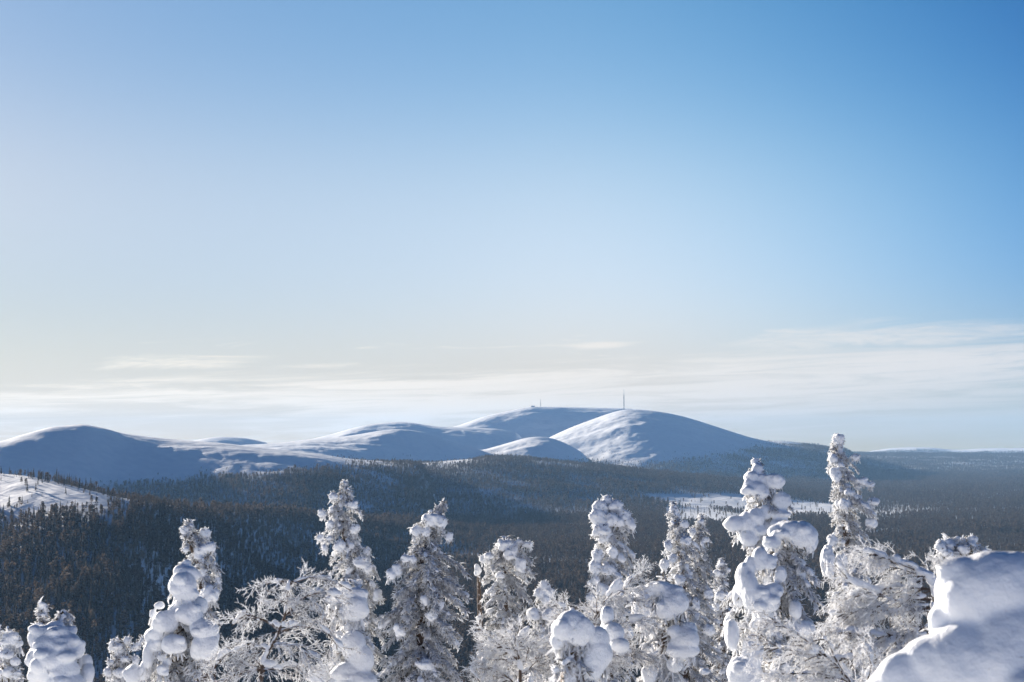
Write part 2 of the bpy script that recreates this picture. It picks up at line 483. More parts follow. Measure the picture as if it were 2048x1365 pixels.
for r0, r1, sp_ in ((620, 1500, 4.25), (1500, 3000, 5.3), (3000, 5000, 7.0), (5000, 8000, 8.5), (8000, 12500, 11.0)):
    xs = np.arange(-r1 * .46, r1 * .46, sp_); ys = np.arange(r0 * .85, r1, sp_)
    gx, gy = np.meshgrid(xs, ys)
    gx = gx + F2.uniform(-.48, .48, gx.shape) * sp_; gy = gy + F2.uniform(-.48, .48, gy.shape) * sp_
    r_ = np.hypot(gx, gy)
    k = (r_ >= r0) & (r_ < r1) & (np.abs(gx / gy) < .44)
    pts.append(np.stack([gx[k], gy[k], np.full(k.sum(), sp_)], -1))
pts = np.concatenate(pts)
x_, y_, s_ = pts.T
z_ = height(x_, y_)
px_, py_ = project(x_, y_, z_)
r_ = np.hypot(x_, y_)
clump = fbm(x_ / 90, y_ / 90, 3)
dens = np.full(len(x_), 0.97)
# thin out towards the tree line of the fells
over = (py_ - treeline(px_)) + 9 * clump
far = r_ > 1900
dens = np.where(far, dens * np.clip((over + 12) / 34.0, 0, 1) ** 2.4, dens)
left = (r_ < 1900) & (px_ < 260)
dl = np.clip((py_ - (1003 + 0.02 * px_)) / 42.0 + 0.5 * clump, 0, 1)
dens = np.where(left, np.maximum(dl, 0.02), dens)
rim = left & (py_ < 1000)
dens = np.where(rim, 0.02, dens)
for poly, dv in BOGS:
    ins = inpoly(px_ + 8 * clump, py_ + 5 * clump, poly)
    dens = np.where(ins & (r_ > 1700) | (ins & (poly[0][0] < 0)), dv, dens)
# strip of trees along the crest of the near ridge
crest = RIDGES[0]['df'](px_)
strip = (px_ < 420) & (np.abs(r_ - crest - 40) < 75) & (r_ < 1900)
dens = np.where(strip, np.where(px_ < 60, .25, .55) * np.clip(.7 + 2.0 * clump, .1, 1), dens)
dens = np.where((px_ > 215) & (px_ < 300) & (r_ < 1900), np.maximum(dens, .5), dens)
# valley glades
dens = dens * np.where((clump < -.38) & (r_ > 1700) & (r_ < 5000), .55, 1)
keep = F2.random(len(x_)) < dens
x_, y_, z_, s_, r_, clump = [a[keep] for a in (x_, y_, z_, s_, r_, clump)]
px_, py_ = project(x_, y_, z_)
hgt = F2.normal(1.0, .27, len(x_)).clip(.4, 1.75) * (0.85 + .5 * clump) * np.where(r_ > 5000, 1.2, 1.0)
near_line = np.clip((py_ - treeline(px_)) / 14.0, .45, 1)
hgt = hgt * np.where(r_ > 1900, near_line, 1) * np.where((r_ < 1900) & (py_ < 1010), .72, 1)
# leave out what the ground hides even from a step aside
_, pyt = project(x_, y_, z_ + 10 * hgt + 4)
cols = np.arange(-700, 2800, 8.0)
qg = (cols - 1024) / 2852.0
rg = np.geomspace(400, 13000, 500)
RG, QG = np.meshgrid(rg, np.arctan(qg), indexing='ij')
_, pg = project(RG * np.sin(QG), RG * np.cos(QG), height(RG * np.sin(QG), RG * np.cos(QG)))
run = np.minimum.accumulate(pg, axis=0)
ci = np.clip(((px_ + 700) / 8).astype(int), 0, len(cols) - 1)
ri = np.clip(np.searchsorted(rg, r_ * 0.97) - 1, 0, len(rg) - 1)
vis = (pyt < run[ri, ci] + 6) & (py_ < 1400)
x_, y_, z_, r_, px_, py_, hgt = [a[vis] for a in (x_, y_, z_, r_, px_, py_, hgt)]
kind = np.where(F2.random(len(x_)) < .88, F2.integers(0, 6, len(x_)), F2.integers(6, 9, len(x_)))
rotz = F2.uniform(0, 6.283, len(x_))
wide = F2.uniform(.85, 1.25, len(x_))
print('forest trees', len(x_))

# the trees one can tell apart best stand as objects of their own
inframe = (px_ > -5) & (px_ < 2053)
onclear = inframe & (r_ < 1900) & ((py_ < 1008) & (px_ < 250))
skyl = np.where(onclear)[0]
size = hgt / r_
FG_TOP = curve([(0,1250),(40,1250),(60,1225),(160,1225),(215,1275),(290,1180),(340,1110),(440,1110),(470,1225),(640,1165),(760,1190),(800,1110),(940,1120),(1110,1170),(1180,1150),(1300,1150),(1400,1100),(1700,1100),(2048,1060)])
cand = np.where(inframe & ~onclear & (py_ < FG_TOP(px_) + 10) & (F2.random(len(px_)) < .35))[0]
cand = cand[np.argsort(-size[cand])]
n1_ = min(len(skyl), 110)
skyl = skyl[np.argsort(-size[skyl])][:n1_]
ind = np.concatenate([skyl, cand[:300 - n1_]])
print('on clearing', n1_, 'individual', len(ind))
def place_tree(i, label, group):
    o = kinds[kind[i]].copy()
    C.collection.objects.link(o)
    o.location = (x_[i], y_[i], z_[i] - .1)
    o.rotation_euler = (0, 0, rotz[i])
    o.scale = (hgt[i] * wide[i], hgt[i] * wide[i], hgt[i])
    tag(o, label, 'tree', group)
for j, i in enumerate(ind):
    sprc = kind[i] < 6
    if j < n1_:
        if sprc: place_tree(i, 'small dark spruce standing on the open sunlit snow slope at the left edge', 'spruces on the open snow slope')
        else: place_tree(i, 'small bushy pine standing on the open sunlit snow slope at the left edge', 'pines on the open snow slope')
    else:
        if sprc: place_tree(i, 'narrow brown green spruce in the shaded valley forest behind the snowy trees', 'spruces in the near valley forest')
        else: place_tree(i, 'rounded brown pine in the shaded valley forest behind the snowy trees', 'pines in the near valley forest')
mask_ = np.ones(len(x_), bool); mask_[ind] = False
fx = bpy.data.meshes.new('forest')
n_ = int(mask_.sum())
fx.vertices.add(n_)
fx.vertices.foreach_set('co', np.stack([x_, y_, z_ - .15], -1)[mask_].astype(np.float32).ravel())
for nm, ty, arr in (('kind', 'INT', kind), ('rotz', 'FLOAT', rotz), ('hgt', 'FLOAT', hgt), ('wide', 'FLOAT', wide * hgt)):
    a = fx.attributes.new(nm, ty, 'POINT')
    a.data.foreach_set('value', arr[mask_].astype(np.int32 if ty == 'INT' else np.float32))
forest = bpy.data.objects.new('forest', fx)
C.collection.objects.link(forest)
tag(forest, 'dark brown green conifer forest covering the valley and the lower hills', 'forest', kind='stuff')
ng = bpy.data.node_groups.new('forest_trees', 'GeometryNodeTree')
ng.interface.new_socket('Geometry', in_out='INPUT', socket_type='NodeSocketGeometry')
ng.interface.new_socket('Geometry', in_out='OUTPUT', socket_type='NodeSocketGeometry')
gi = N(ng, 'NodeGroupInput'); go = N(ng, 'NodeGroupOutput')
m2p = N(ng, 'GeometryNodeMeshToPoints')
iop = N(ng, 'GeometryNodeInstanceOnPoints')
ci_ = N(ng, 'GeometryNodeCollectionInfo')
ci_.inputs['Collection'].default_value = src
ci_.inputs['Separate Children'].default_value = True
ci_.inputs['Reset Children'].default_value = True
iop.inputs['Pick Instance'].default_value = True
def attr(nm, ty):
    a = N(ng, 'GeometryNodeInputNamedAttribute'); a.data_type = ty
    a.inputs['Name'].default_value = nm
    return a.outputs['Attribute']
cr_ = N(ng, 'ShaderNodeCombineXYZ'); cs_ = N(ng, 'ShaderNodeCombineXYZ')
ng.links.new(attr('rotz', 'FLOAT'), cr_.inputs[2])
wv = attr('wide', 'FLOAT')
ng.links.new(wv, cs_.inputs[0]); ng.links.new(wv, cs_.inputs[1]); ng.links.new(attr('hgt', 'FLOAT'), cs_.inputs[2])
ng.links.new(gi.outputs[0], m2p.inputs[0])
ng.links.new(m2p.outputs[0], iop.inputs['Points'])
ng.links.new(ci_.outputs[0], iop.inputs['Instance'])
ng.links.new(attr('kind', 'INT'), iop.inputs['Instance Index'])
ng.links.new(cr_.outputs[0], iop.inputs['Rotation'])
ng.links.new(cs_.outputs[0], iop.inputs['Scale'])
ng.links.new(iop.outputs[0], go.inputs[0])
mod = forest.modifiers.new('trees', 'NODES'); mod.node_group = ng

# ------------------------------------------------------------------ snow and rime materials
snow, t, b = new_mat('snow')
b.inputs['Base Color'].default_value = (0.86, 0.88, 0.91, 1)
b.inputs['Roughness'].default_value = 0.65
b.inputs['Specular IOR Level'].default_value = 0.25
n_a = noise_node(t, 9.0, 5, 0.6)
n_b = noise_node(t, 55.0, 3, 0.7)
bump(t, b, M(t, 'ADD', M(t, 'MULTIPLY', n_a, 0.05), M(t, 'MULTIPLY', n_b, 0.012)), 0.7, 1.0)

def rime_mat(name, dark, dark2, lo, hi, scale=7.0, white=(0.92, 0.93, 0.945), upk=0.25, trans=0.45):
    m, t, b = new_mat(name)
    geo = N(t, 'ShaderNodeNewGeometry')
    sp = N(t, 'ShaderNodeSeparateXYZ')
    t.links.new(geo.outputs['Normal'], sp.inputs[0])
    nz = noise_node(t, scale, 4, 0.65)
    ri = geo.outputs['Random Per Island']
    f = M(t, 'ADD', M(t, 'ADD', M(t, 'MULTIPLY', sp.outputs[2], upk), nz), M(t, 'MULTIPLY', M(t, 'SUBTRACT', ri, 0.5), 0.42))
    f = MR(t, f, lo, hi)
    col = MIX(t, f, MIX(t, ri, dark, dark2), white)
    t.links.new(col, b.inputs['Base Color'])
    b.inputs['Roughness'].default_value = 0.85
    b.inputs['Specular IOR Level'].default_value = 0.15
    tr = N(t, 'ShaderNodeBsdfTranslucent')
    t.links.new(col, tr.inputs['Color'])
    mx = N(t, 'ShaderNodeMixShader')
    mx.inputs[0].default_value = trans
    t.links.new(b.outputs[0], mx.inputs[1]); t.links.new(tr.outputs[0], mx.inputs[2])
    t.links.new(mx.outputs[0], t.nodes['Material Output'].inputs['Surface'])
    return m
soft_snow = snow.copy(); soft_snow.name = 'soft_snow'
for n_ in soft_snow.node_tree.nodes:
    if n_.type == 'BUMP': n_.inputs['Strength'].default_value = 0.3
m_needle = rime_mat('frosted_needles', (0.055, 0.045, 0.028), (0.18, 0.13, 0.06), 0.20, 0.42, trans=0.5)
m_rime = rime_mat('rime_twig', (0.11, 0.08, 0.065), (0.24, 0.19, 0.15), 0.15, 0.36, 5.0)
m_bark = rime_mat('bark', (0.07, 0.052, 0.042), (0.12, 0.09, 0.075), 0.55, 0.75, 9.0, upk=0.45, trans=0.0)

# ------------------------------------------------------------------ builders
def ico(sub):
    import bmesh
    bm = bmesh.new(); bmesh.ops.create_icosphere(bm, subdivisions=sub, radius=1.0)
    v = np.array([p.co[:] for p in bm.verts]); f = np.array([[q.index for q in p.verts] for p in bm.faces]); bm.free()
    return v, f
ICO = {k: ico(k) for k in (2, 3, 4)}
def basis(d):
    d = d / (np.linalg.norm(d) + 1e-9)
    u = np.cross(d, [0, 0, 1.0]); nu = np.linalg.norm(u)
    u = np.array([1.0, 0, 0]) if nu < 1e-3 else u / nu
    return np.stack([d, u, np.cross(u, d)], 1)      # columns: along, side, up
class Snow:
    """a load of snow: ellipsoids grown together into one soft skin"""
    def __init__(self): self.V = []; self.F = []; self.n = 0
    def blob(self, c, rad, R=None, sub=2, rough=0.13, r=None):
        v, f = ICO[sub]
        w = v * (1 + rough * (np.sin(v[:, 0:1] * 3.1 + r.uniform(0, 6)) * np.sin(v[:, 1:2] * 2.7 + r.uniform(0, 6)) + .7 * np.sin(v[:, 2:3] * 4.3 + r.uniform(0, 6)) * np.cos(v[:, 0:1] * 3.7 + r.uniform(0, 6))))
        w = w * np.asarray(rad)
        if R is not None: w = w @ R.T
        self.V.append(w + c); self.F.append(f + self.n); self.n += len(v)
    def build(self, name, parent, voxel, smooth=3, mat=None, crust=((.16, .045), (.07, .022))):
        o = mesh_np(name, np.concatenate(self.V), np.concatenate(self.F), mat or snow, True)
        md = o.modifiers.new('r', 'REMESH'); md.mode = 'VOXEL'; md.voxel_size = voxel; md.use_smooth_shade = True
        ms = o.modifiers.new('s', 'SMOOTH'); ms.iterations = smooth; ms.factor = 0.6
        dg = bpy.context.evaluated_depsgraph_get()
        me = bpy.data.meshes.new_from_object(o.evaluated_get(dg))
        old = o.data; o.modifiers.clear(); o.data = me; bpy.data.meshes.remove(old)
        me.name = name
        n = len(me.vertices); co = np.empty(n * 3, np.float32); no = np.empty(n * 3, np.float32)
        me.vertices.foreach_get('co', co); me.vertices.foreach_get('normal', no)
        co = co.reshape(-1, 3); no = no.reshape(-1, 3)
        dsp = 0
        for wl_, am in crust:
            p = co / wl_
            dsp = dsp + am * (vnoise(p[:, 0] + p[:, 2] * .7, p[:, 1] + p[:, 2] * .9) + vnoise(p[:, 2] * 1.1 + 31.3, p[:, 0] * .9 - p[:, 1] * .8 + 11.7))
        co = co + no * np.asarray(dsp)[:, None]
        me.vertices.foreach_set('co', co.astype(np.float32).ravel()); me.update()
        if not me.materials: me.materials.append(mat or snow)
        o.parent = parent
        o.matrix_parent_inverse = Matrix.Translation(-parent.location)
        return o

class Sticks:
    """many short tapered twigs in one mesh"""
    def __init__(self): self.a = []
    def add(self, p0, p1, r0, r1): self.a.append((*p0, *p1, r0, r1))
    def build(self, name, parent, mat, sides=3):
        A = np.array(self.a, float)
        p0, p1 = A[:, :3], A[:, 3:6]
        d = p1 - p0; L = np.linalg.norm(d, axis=1, keepdims=True); d = d / (L + 1e-9)
        ref = np.where(np.abs(d[:, 2:3]) > .9, np.array([[1.0, 0, 0]]), np.array([[0, 0, 1.0]]))
        u = np.cross(d, ref); u /= np.linalg.norm(u, axis=1, keepdims=True) + 1e-9
        w = np.cross(u, d)
        ring = []
        for p, rr_ in ((p0, A[:, 6:7]), (p1, A[:, 7:8])):
            for k in range(sides):
                an = 2 * math.pi * k / sides
                ring.append(p + rr_ * (math.cos(an) * u + math.sin(an) * w))
        V = np.stack(ring, 1).reshape(-1, 3)
        n = len(A); base = (np.arange(n) * 2 * sides)[:, None]
        F_ = np.concatenate([base + np.array([[k, (k + 1) % sides, sides + (k + 1) % sides, sides + k]]) for k in range(sides)], 0)
        o = mesh_np(name, V, F_, mat, False)
        o.parent = parent
        o.matrix_parent_inverse = Matrix.Translation(-parent.location)
        return o

def tube(name, pts, rads, parent, mat, sides=8):
    pts = np.array(pts, float); V = []
    for i, p in enumerate(pts):
        d = pts[min(i + 1, len(pts) - 1)] - pts[max(i - 1, 0)]
        B = basis(d)
        for k in range(sides):
            an = 2 * math.pi * k / sides
            V.append(p + rads[i] * (math.cos(an) * B[:, 1] + math.sin(an) * B[:, 2]))
    F_ = [(i * sides + k, i * sides + (k + 1) % sides, (i + 1) * sides + (k + 1) % sides, (i + 1) * sides + k) for i in range(len(pts) - 1) for k in range(sides)]
    o = mesh_np(name, V, F_, mat, True)
    o.parent = parent
    o.matrix_parent_inverse = Matrix.Translation(-parent.location)
    return o

def root(name, x, y, label, cat, group):
    o = bpy.data.objects.new(name, None); C.collection.objects.link(o)
    o.location = (x, y, float(height(np.array([x]), np.array([y]))[0]))
    o.empty_display_size = .5
    tag(o, label, cat, group)
    bpy.context.view_layer.update()
    return o

def spruce(label, D, spine, prof, lumps=(), seed=0, lump=1.0, cover=0.6, twig=1.0, bottom=1440, whorl=0.20, nb=6, droop=0.75, voxel=None, kindname='snowy_spruce', top_twigs=True, extra_twigs=1.0, off=0.0, maxt=1.0, puff=False):
    r = np.random.default_rng(seed)
    s = D / F
    sp = np.array(spine, float); pf = np.array(prof, float)
    axis = lambda py: P(float(np.interp(py, sp[:, 1], sp[:, 0])), py, D)
    base = axis(bottom)
    T = root(kindname, base[0], D, label, 'tree', None)
    gz = T.location.z
    # trunk
    pys = np.linspace(sp[0, 1] + 6, bottom, 14)
    tp = [axis(p) for p in pys] + [np.array([base[0], D, gz - .3])]
    tr = [0.010 + 0.012 * i for i in range(14)] + [0.24]
    tube('trunk', tp, tr, T, m_bark)
    S = Snow(); K = Sticks(); B_ = Sticks()
    py = sp[0, 1] + 4
    top = sp[0, 1]
    while py < bottom:
        c = axis(py)
        wl = np.interp(py, pf[:, 0], pf[:, 1]) * s; wr = np.interp(py, pf[:, 0], pf[:, 2]) * s
        wm = 0.5 * (wl + wr)
        n = nb if wm > .25 else max(3, nb - 2)
        a0 = r.uniform(0, 6.28)
        for k in range(n):
            ph = a0 + 6.283 * k / n + r.normal(0, .3)
            cx, sy = math.cos(ph), math.sin(ph)
            w = (wr if cx > 0 else wl) * abs(cx) + wm * .9 * (1 - abs(cx))
            L = max(0.05, w * r.uniform(.55, 1.08))
            dr = droop * r.uniform(.6, 1.35)
            n_p = 5
            q = []
            z0 = c[2] + .35 * L * dr + r.normal(0, .03)
            for j in range(n_p + 1):
                tt = j / n_p
                q.append(np.array([c[0] + cx * L * tt, c[1] + sy * L * tt, z0 + L * dr * (.12 * tt - .95 * tt ** 1.7)]) + r.normal(0, .012, 3))
            q = np.array(q)
            for j in range(n_p):
                B_.add(q[j], q[j + 1], .014 * (1.2 - j / n_p) * maxt, .014 * (1.2 - (j + 1) / n_p) * maxt)
            # side twigs with frosted needles
            nt_ = int((16 + 110 * L) * twig * extra_twigs)
            for _ in range(nt_):
                tt = r.uniform(.08, 1.0) ** .8
                f = tt * n_p; j = min(int(f), n_p - 1); p = q[j] + (q[j + 1] - q[j]) * (f - j)
                d = q[j + 1] - q[j]; d = d / np.linalg.norm(d)
                side = np.array([-sy, cx, 0]) * r.choice([-1, 1])
                dd = d * r.uniform(.2, 1.0) + side * r.uniform(.2, 1.1) + np.array([0, 0, r.uniform(-1.0, .35)])
                dd /= np.linalg.norm(dd)
                l = r.uniform(.035, .11) * (1.15 - .4 * tt) * min(1.4, .6 + L)
                p1 = p + dd * l
                K.add(p, p1, .008, .012)
                d2 = dd + r.normal(0, .5, 3) + np.array([0, 0, -.3]); d2 /= np.linalg.norm(d2)
                K.add(p1, p1 + d2 * l * .7, .012, .004)
            # snow lying on the branch
            if r.random() < cover:
                tt = r.uniform(.15, .5)
                while tt < 1.02:
                    f = min(tt, .999) * n_p; j = int(f); p = q[j] + (q[j + 1] - q[j]) * (f - j)
                    rb = lump * r.uniform(.026, .068) * (.65 + .5 * min(L, .9)) * (1.0 + .7 * (r.random() < .12))
                    S.blob(p + np.array([0, 0, rb * .45]) + r.normal(0, .012, 3), (rb * r.uniform(1.0, 1.7), rb * r.uniform(.85, 1.25), rb * r.uniform(.65, .95)), basis(q[j + 1] - q[j]), 2, .2, r)
                    for _ in range(5):
                        dv = r.normal(0, 1, 3); dv[2] = dv[2] * .6 - .15; dv /= np.linalg.norm(dv)
                        K.add(p + dv * rb * .8 + np.array([0, 0, rb * .4]), p + dv * (rb * 1.15 + r.uniform(.01, .045)) + np.array([0, 0, rb * .4]), .009, .005)
                    tt += r.uniform(.8, 2.4) * rb / L
                    if r.random() < .07: break
        # snow stuck to the stem
        if r.random() < .8 * cover:
            rb = lump * r.uniform(.04, .08)
            S.blob(c + r.normal(0, .03, 3), (rb, rb, rb * 1.2), None, 2, .15, r)
        py += whorl * r.uniform(.7, 1.2) / s * (0.55 + .45 * min(1, (py - top) / 120))
    # frosted leader
    if top_twigs:
        c = axis(sp[0, 1])
        for k in range(46):
            z = r.uniform(0, .28)
            a = r.uniform(0, 6.28); l = r.uniform(.03, .07) + .15 * z
            p = axis(sp[0, 1] + z / s)
            K.add(p, p + np.array([math.cos(a) * l, math.sin(a) * l, r.uniform(-.02, .05)]), .011, .008)
    for lm in lumps:
        lx, ly, rx, ry = lm[:4]
        dof = lm[4] if len(lm) > 4 else -min(.45, .35 * np.interp(ly, pf[:, 0], pf[:, 1] + pf[:, 2]) * s)
        c = P(lx, ly, D + dof + off)
        if not puff:
            q8 = (rx + ry) * .5; rx = rx * .8 + q8 * .12; ry = ry * .8 + q8 * .16
        S.blob(c, (rx * s, .5 * (rx + ry) * s * .9, ry * s), None, 3, .06 if puff else .13, r)
        if rx * s > .05:
            for _ in range(2 if puff else (3 if rx * s < .14 else 6)):
                a = r.uniform(0, 6.28); e = r.uniform(-.6, .9)
                dv = np.array([math.cos(a) * rx * s, -abs(math.sin(a)) * .8 * rx * s, e * ry * s]) * .72
                k = r.uniform(.25, .55)
                S.blob(c + dv, (rx * s * k, rx * s * k, ry * s * k), None, 2, .1, r)
        if not puff:
            for _ in range(int(14 + 120 * rx * s)):
                dv = r.normal(0, 1, 3); dv[1] = -abs(dv[1]) * .6; dv /= np.linalg.norm(dv)
                e_ = np.array([rx * s, .5 * (rx + ry) * s, ry * s]) * dv
                K.add(c + e_ * .85, c + e_ * 1.04 + dv * r.uniform(.008, .04), .010, .006)
        if ry * s > .06:
            for _ in range(int(16 * twig)):
                a = r.uniform(0, 6.28)
                p = c + np.array([math.cos(a) * rx * s * .6, math.sin(a) * rx * s * .5, -ry * s * .75])
                K.add(p, p + np.array([r.normal(0, .03), r.normal(0, .03), -r.uniform(.03, .12)]), .012, .007)
    B_.build('branch_wood', T, m_bark)
    K.build('crown', T, m_needle)
    if S.V: S.build('snow_load', T, voxel or max(.012, s * 1.7), 3, None, ((.25, .03), (.09, .01)) if puff else ((.16, .028), (.07, .018)))
    return T

def birch(label, D, stems, seed=0, density=1.0, side=1.0, rad=.030, tw=.0055, lens=(1.0, .45, .2), droop=.5, lean=(0, 0), snowy=.5):
    """stems: photo polylines of the main limbs, from the foot up; rime-covered twigs fill in"""
    r = np.random.default_rng(seed)
    s = D / F
    b0 = P(stems[0][0][0], stems[0][0][1], D)
    T = root('rimed_birch', b0[0], D, label, 'tree', None)
    gz = T.location.z
    K = Sticks(); B_ = Sticks()
    first = True
    S = Snow()
    for st in stems:
        dy = 0.0; pts_ = []
        slope = r.uniform(-.35, .35) if not first else 0.0
        for i, (px, py) in enumerate(st):
            pts_.append(P(px, py, D + slope * s * 60 * i / len(st) * 3 + (st_off if False else 0)))
        pts_ = np.array(pts_)
        seg = np.linalg.norm(np.diff(pts_, axis=0), axis=1); cum = np.concatenate([[0], np.cumsum(seg)]); tot = cum[-1]
        m = max(6, int(tot / .06)); tt = np.linspace(0, tot, m)
        q = np.stack([np.interp(tt, cum, pts_[:, k]) for k in range(3)], 1)
        q += np.cumsum(r.normal(0, .004, q.shape), 0)
        r_0 = rad if first else rad * .6
        rads = r_0 * (1 - .8 * tt / tot)
        if first:
            qq = np.concatenate([[[q[0, 0], q[0, 1], gz - .2]], q]); rr2 = np.concatenate([[rad * 1.4], rads])
            tube('trunk', qq, rr2, T, m_bark, 7)
            first = False
        else:
            for i in range(m - 1): B_.add(q[i], q[i + 1], rads[i], rads[i + 1])
        for _ in range(int(tot / .05 * snowy)):
            i = r.integers(1, m - 1); rb = r.uniform(.012, .034) * D / 12
            S.blob(q[i] + np.array([0, 0, rb * .7]) + r.normal(0, .01, 3), (rb * r.uniform(1.3, 2.8), rb, rb * r.uniform(.6, .9)), basis(q[i + 1] - q[i]), 2, .2, r)
        n1 = int(tot / .055 * density)
        for _ in range(n1):
            i = r.integers(int(m * .08), m - 1); p = q[i].copy(); d = q[i + 1] - q[i]; d /= np.linalg.norm(d)
            v = r.normal(0, 1, 3); v -= d * (v @ d); v /= np.linalg.norm(v)
            v[1] *= .8
            dd = d * r.uniform(.5, 1.1) + v * r.uniform(.5, 1.0) * side + np.array([lean[0], 0, lean[1]])
            dd[2] *= .5
            grow(K, B_, p, dd, lens[0] * r.uniform(.35, 1.0) * (1.0 - .45 * i / m), 0, r, lens, droop, tw)
    if B_.a: B_.build('branch', T, m_bark)
    K.build('crown', T, m_rime)
    if S.V: S.build('snow_load', T, .009, 2, None, ((.07, .012),))
    return T

def grow(K, B_, p, d, L, lv, r, lens, droop, tw):
    d = d / np.linalg.norm(d)
    n = max(3, int(L / .07)) if lv < 2 else 3
    st = L / n
    ra = tw * (2.0, 1.35, 1.0)[lv]
    for i in range(n):
        d = d + r.normal(0, .10, 3) + np.array([0, 0, -droop * st * (1.5 if lv else 1.0)])
        d /= np.linalg.norm(d)
        p1 = p + d * st
        f = 1 - .55 * i / n
        (B_ if lv == 0 and i < n * .55 and r.random() < .8 else K).add(p, p1, ra * f, ra * (f - .5 / n))
        p = p1
        if lv < 2:
            for _ in range(2 if lv == 0 else 3):
                if r.random() < .85:
                    v = r.normal(0, 1, 3); v -= d * (v @ d); v /= np.linalg.norm(v)
                    grow(K, B_, p, d * r.uniform(.6, 1.0) + v * r.uniform(.5, .9), lens[lv + 1] * r.uniform(.35, 1.0) * (1 - .4 * i / n), lv + 1, r, lens, droop, tw)

# ------------------------------------------------------------------ the snowy trees in front
spruce('tallest narrow snow-laden spruce, its tip rising above the horizon right of the big fell', 34,
  [(1674,872),(1672,900),(1680,950),(1684,1000),(1690,1060),(1700,1120),(1700,1440)],
  [(868,6,6),(885,16,14),(905,18,28),(925,28,42),(945,22,22),(975,16,50),(1010,24,78),(1030,30,40),(1060,26,70),(1090,44,30),(1110,30,30),(1160,52,60),(1440,70,80)],
  [(1676,880,13,12),(1666,918,9,10),(1672,950,11,17),(1722,963,15,7),(1740,970,9,6),(1745,1004,13,7),(1700,985,12,7),(1688,1010,11,13),(1742,1048,13,10),(1666,1080,12,12),(1655,1125,12,36),(1682,1120,12,14),(1710,915,12,6)],
  seed=1, lump=.95, cover=.9, droop=.85)
spruce('snowy spruce with round snow balls and a big lobe on its left arm', 25,
  [(1516,925),(1512,960),(1520,1000),(1518,1060),(1520,1100),(1520,1440)],
  [(922,5,5),(945,20,20),(975,24,45),(1000,26,60),(1030,30,50),(1055,60,40),(1100,40,50),(1440,60,70)],
  [(1514,938,13,12),(1505,955,15,12),(1526,958,12,12),(1552,963,19,16,-.25),(1510,978,24,15),(1524,985,16,15),(1498,975,10,16),(1561,1003,20,19,-.2),(1498,1045,26,20,-.25),(1470,1048,22,16,-.3),(1512,1035,18,18,-.3),(1497,1077,18,19,-.3),(1560,1030,22,11),(1530,1025,16,14),(1515,1062,18,12),(1560,1050,22,14)],
  seed=2, puff=True, lump=1.0, cover=.5, bottom=1300, droop=.5)
spruce('broad drooping spruce under one thick snow cap, before the tree with snow balls', 20,
  [(1590,1055),(1575,1100),(1560,1160),(1550,1250),(1545,1440)],
  [(1050,20,15),(1080,60,40),(1120,80,60),(1160,100,75),(1200,110,90),(1260,100,100),(1330,90,90),(1440,100,90)],
  [(1580,1062,36,20,-.2),(1604,1070,30,26,-.25),(1560,1066,22,17,-.2),(1618,1085,15,20,-.2),(1545,1085,18,14,-.3),(1520,1120,16,24,-.5),(1500,1135,14,20,-.5),(1486,1165,15,38,-.5),(1500,1180,18,40,-.55),(1478,1190,14,26,-.4),(1535,1125,18,16,-.5),(1518,1185,26,16,-.6),(1548,1182,20,18,-.6),(1532,1205,28,20,-.6),(1560,1150,14,16,-.5),(1590,1220,14,20,-.5),(1600,1255,30,18,-.4),(1465,1270,14,28,-.5),(1530,1235,16,22,-.5),(1505,1310,22,40,-.6),(1490,1350,34,36,-.6),(1510,1250,12,14,-.5),(1560,1340,20,16,-.5)],
  seed=3, puff=True, lump=1.0, cover=.6, droop=1.05, extra_twigs=1.3)
spruce('spiky frosted spruce with two tips standing before the white bog clearing', 34,
  [(1346,1008),(1350,1040),(1358,1090),(1365,1150),(1370,1440)],
  [(1004,4,4),(1030,18,14),(1060,26,24),(1090,30,44),(1130,30,50),(1170,40,56),(1200,40,60),(1300,60,70),(1440,70,70)],
  [(1368,1050,9,9),(1336,1090,10,11),(1371,1082,13,11),(1345,1118,10,9),(1328,1130,9,12),(1360,1160,12,10),(1392,1210,10,12),(1418,1190,10,12),(1415,1260,12,12)],
  seed=4, lump=.85, cover=.85, droop=.7)
spruce('slim frosted twin tip growing close beside the spiky two-tipped spruce', 34.6,
  [(1403,1030),(1398,1060),(1395,1100),(1390,1440)],
  [(1026,4,5),(1045,10,12),(1070,20,22),(1100,24,30),(1150,30,38),(1440,50,60)],
  [(1402,1044,7,6),(1385,1062,9,8),(1412,1080,8,7)], seed=5, lump=.7, cover=.6, droop=.8)
spruce('small slender pointed spruce between the two-tipped spruce and the drooping snow-capped one', 38,
  [(1443,1118),(1442,1150),(1444,1440)],
  [(1115,3,3),(1135,12,12),(1160,18,18),(1200,24,22),(1240,24,30),(1300,28,30),(1440,50,50)],
  [(1443,1128,6,6),(1434,1148,8,7),(1440,1190,12,8),(1432,1215,9,10)], seed=6, lump=1.0, cover=.8, droop=.6)
spruce('dome-topped snowy spruce with a bent drooping right arm, right of centre', 30,
  [(1216,996),(1216,1030),(1220,1080),(1218,1130),(1215,1440)],
  [(990,5,5),(1005,30,26),(1035,30,45),(1060,45,55),(1080,30,40),(1120,40,55),(1160,44,50),(1200,46,40),(1300,50,50),(1440,60,60)],
  [(1215,1000,10,9),(1200,1012,15,13),(1195,1035,18,16),(1232,1012,16,11),(1250,1030,14,12),(1262,1048,10,13),(1222,1040,14,16),(1205,1060,18,12),(1212,1075,14,12),(1238,1045,14,12),(1195,1110,12,14),(1225,1105,12,12),(1190,1135,13,16),(1218,1140,16,12),(1192,1160,9,9),(1180,1195,11,9),(1206,1180,14,14)],
  seed=7, lump=1.1, cover=.8, droop=.85)
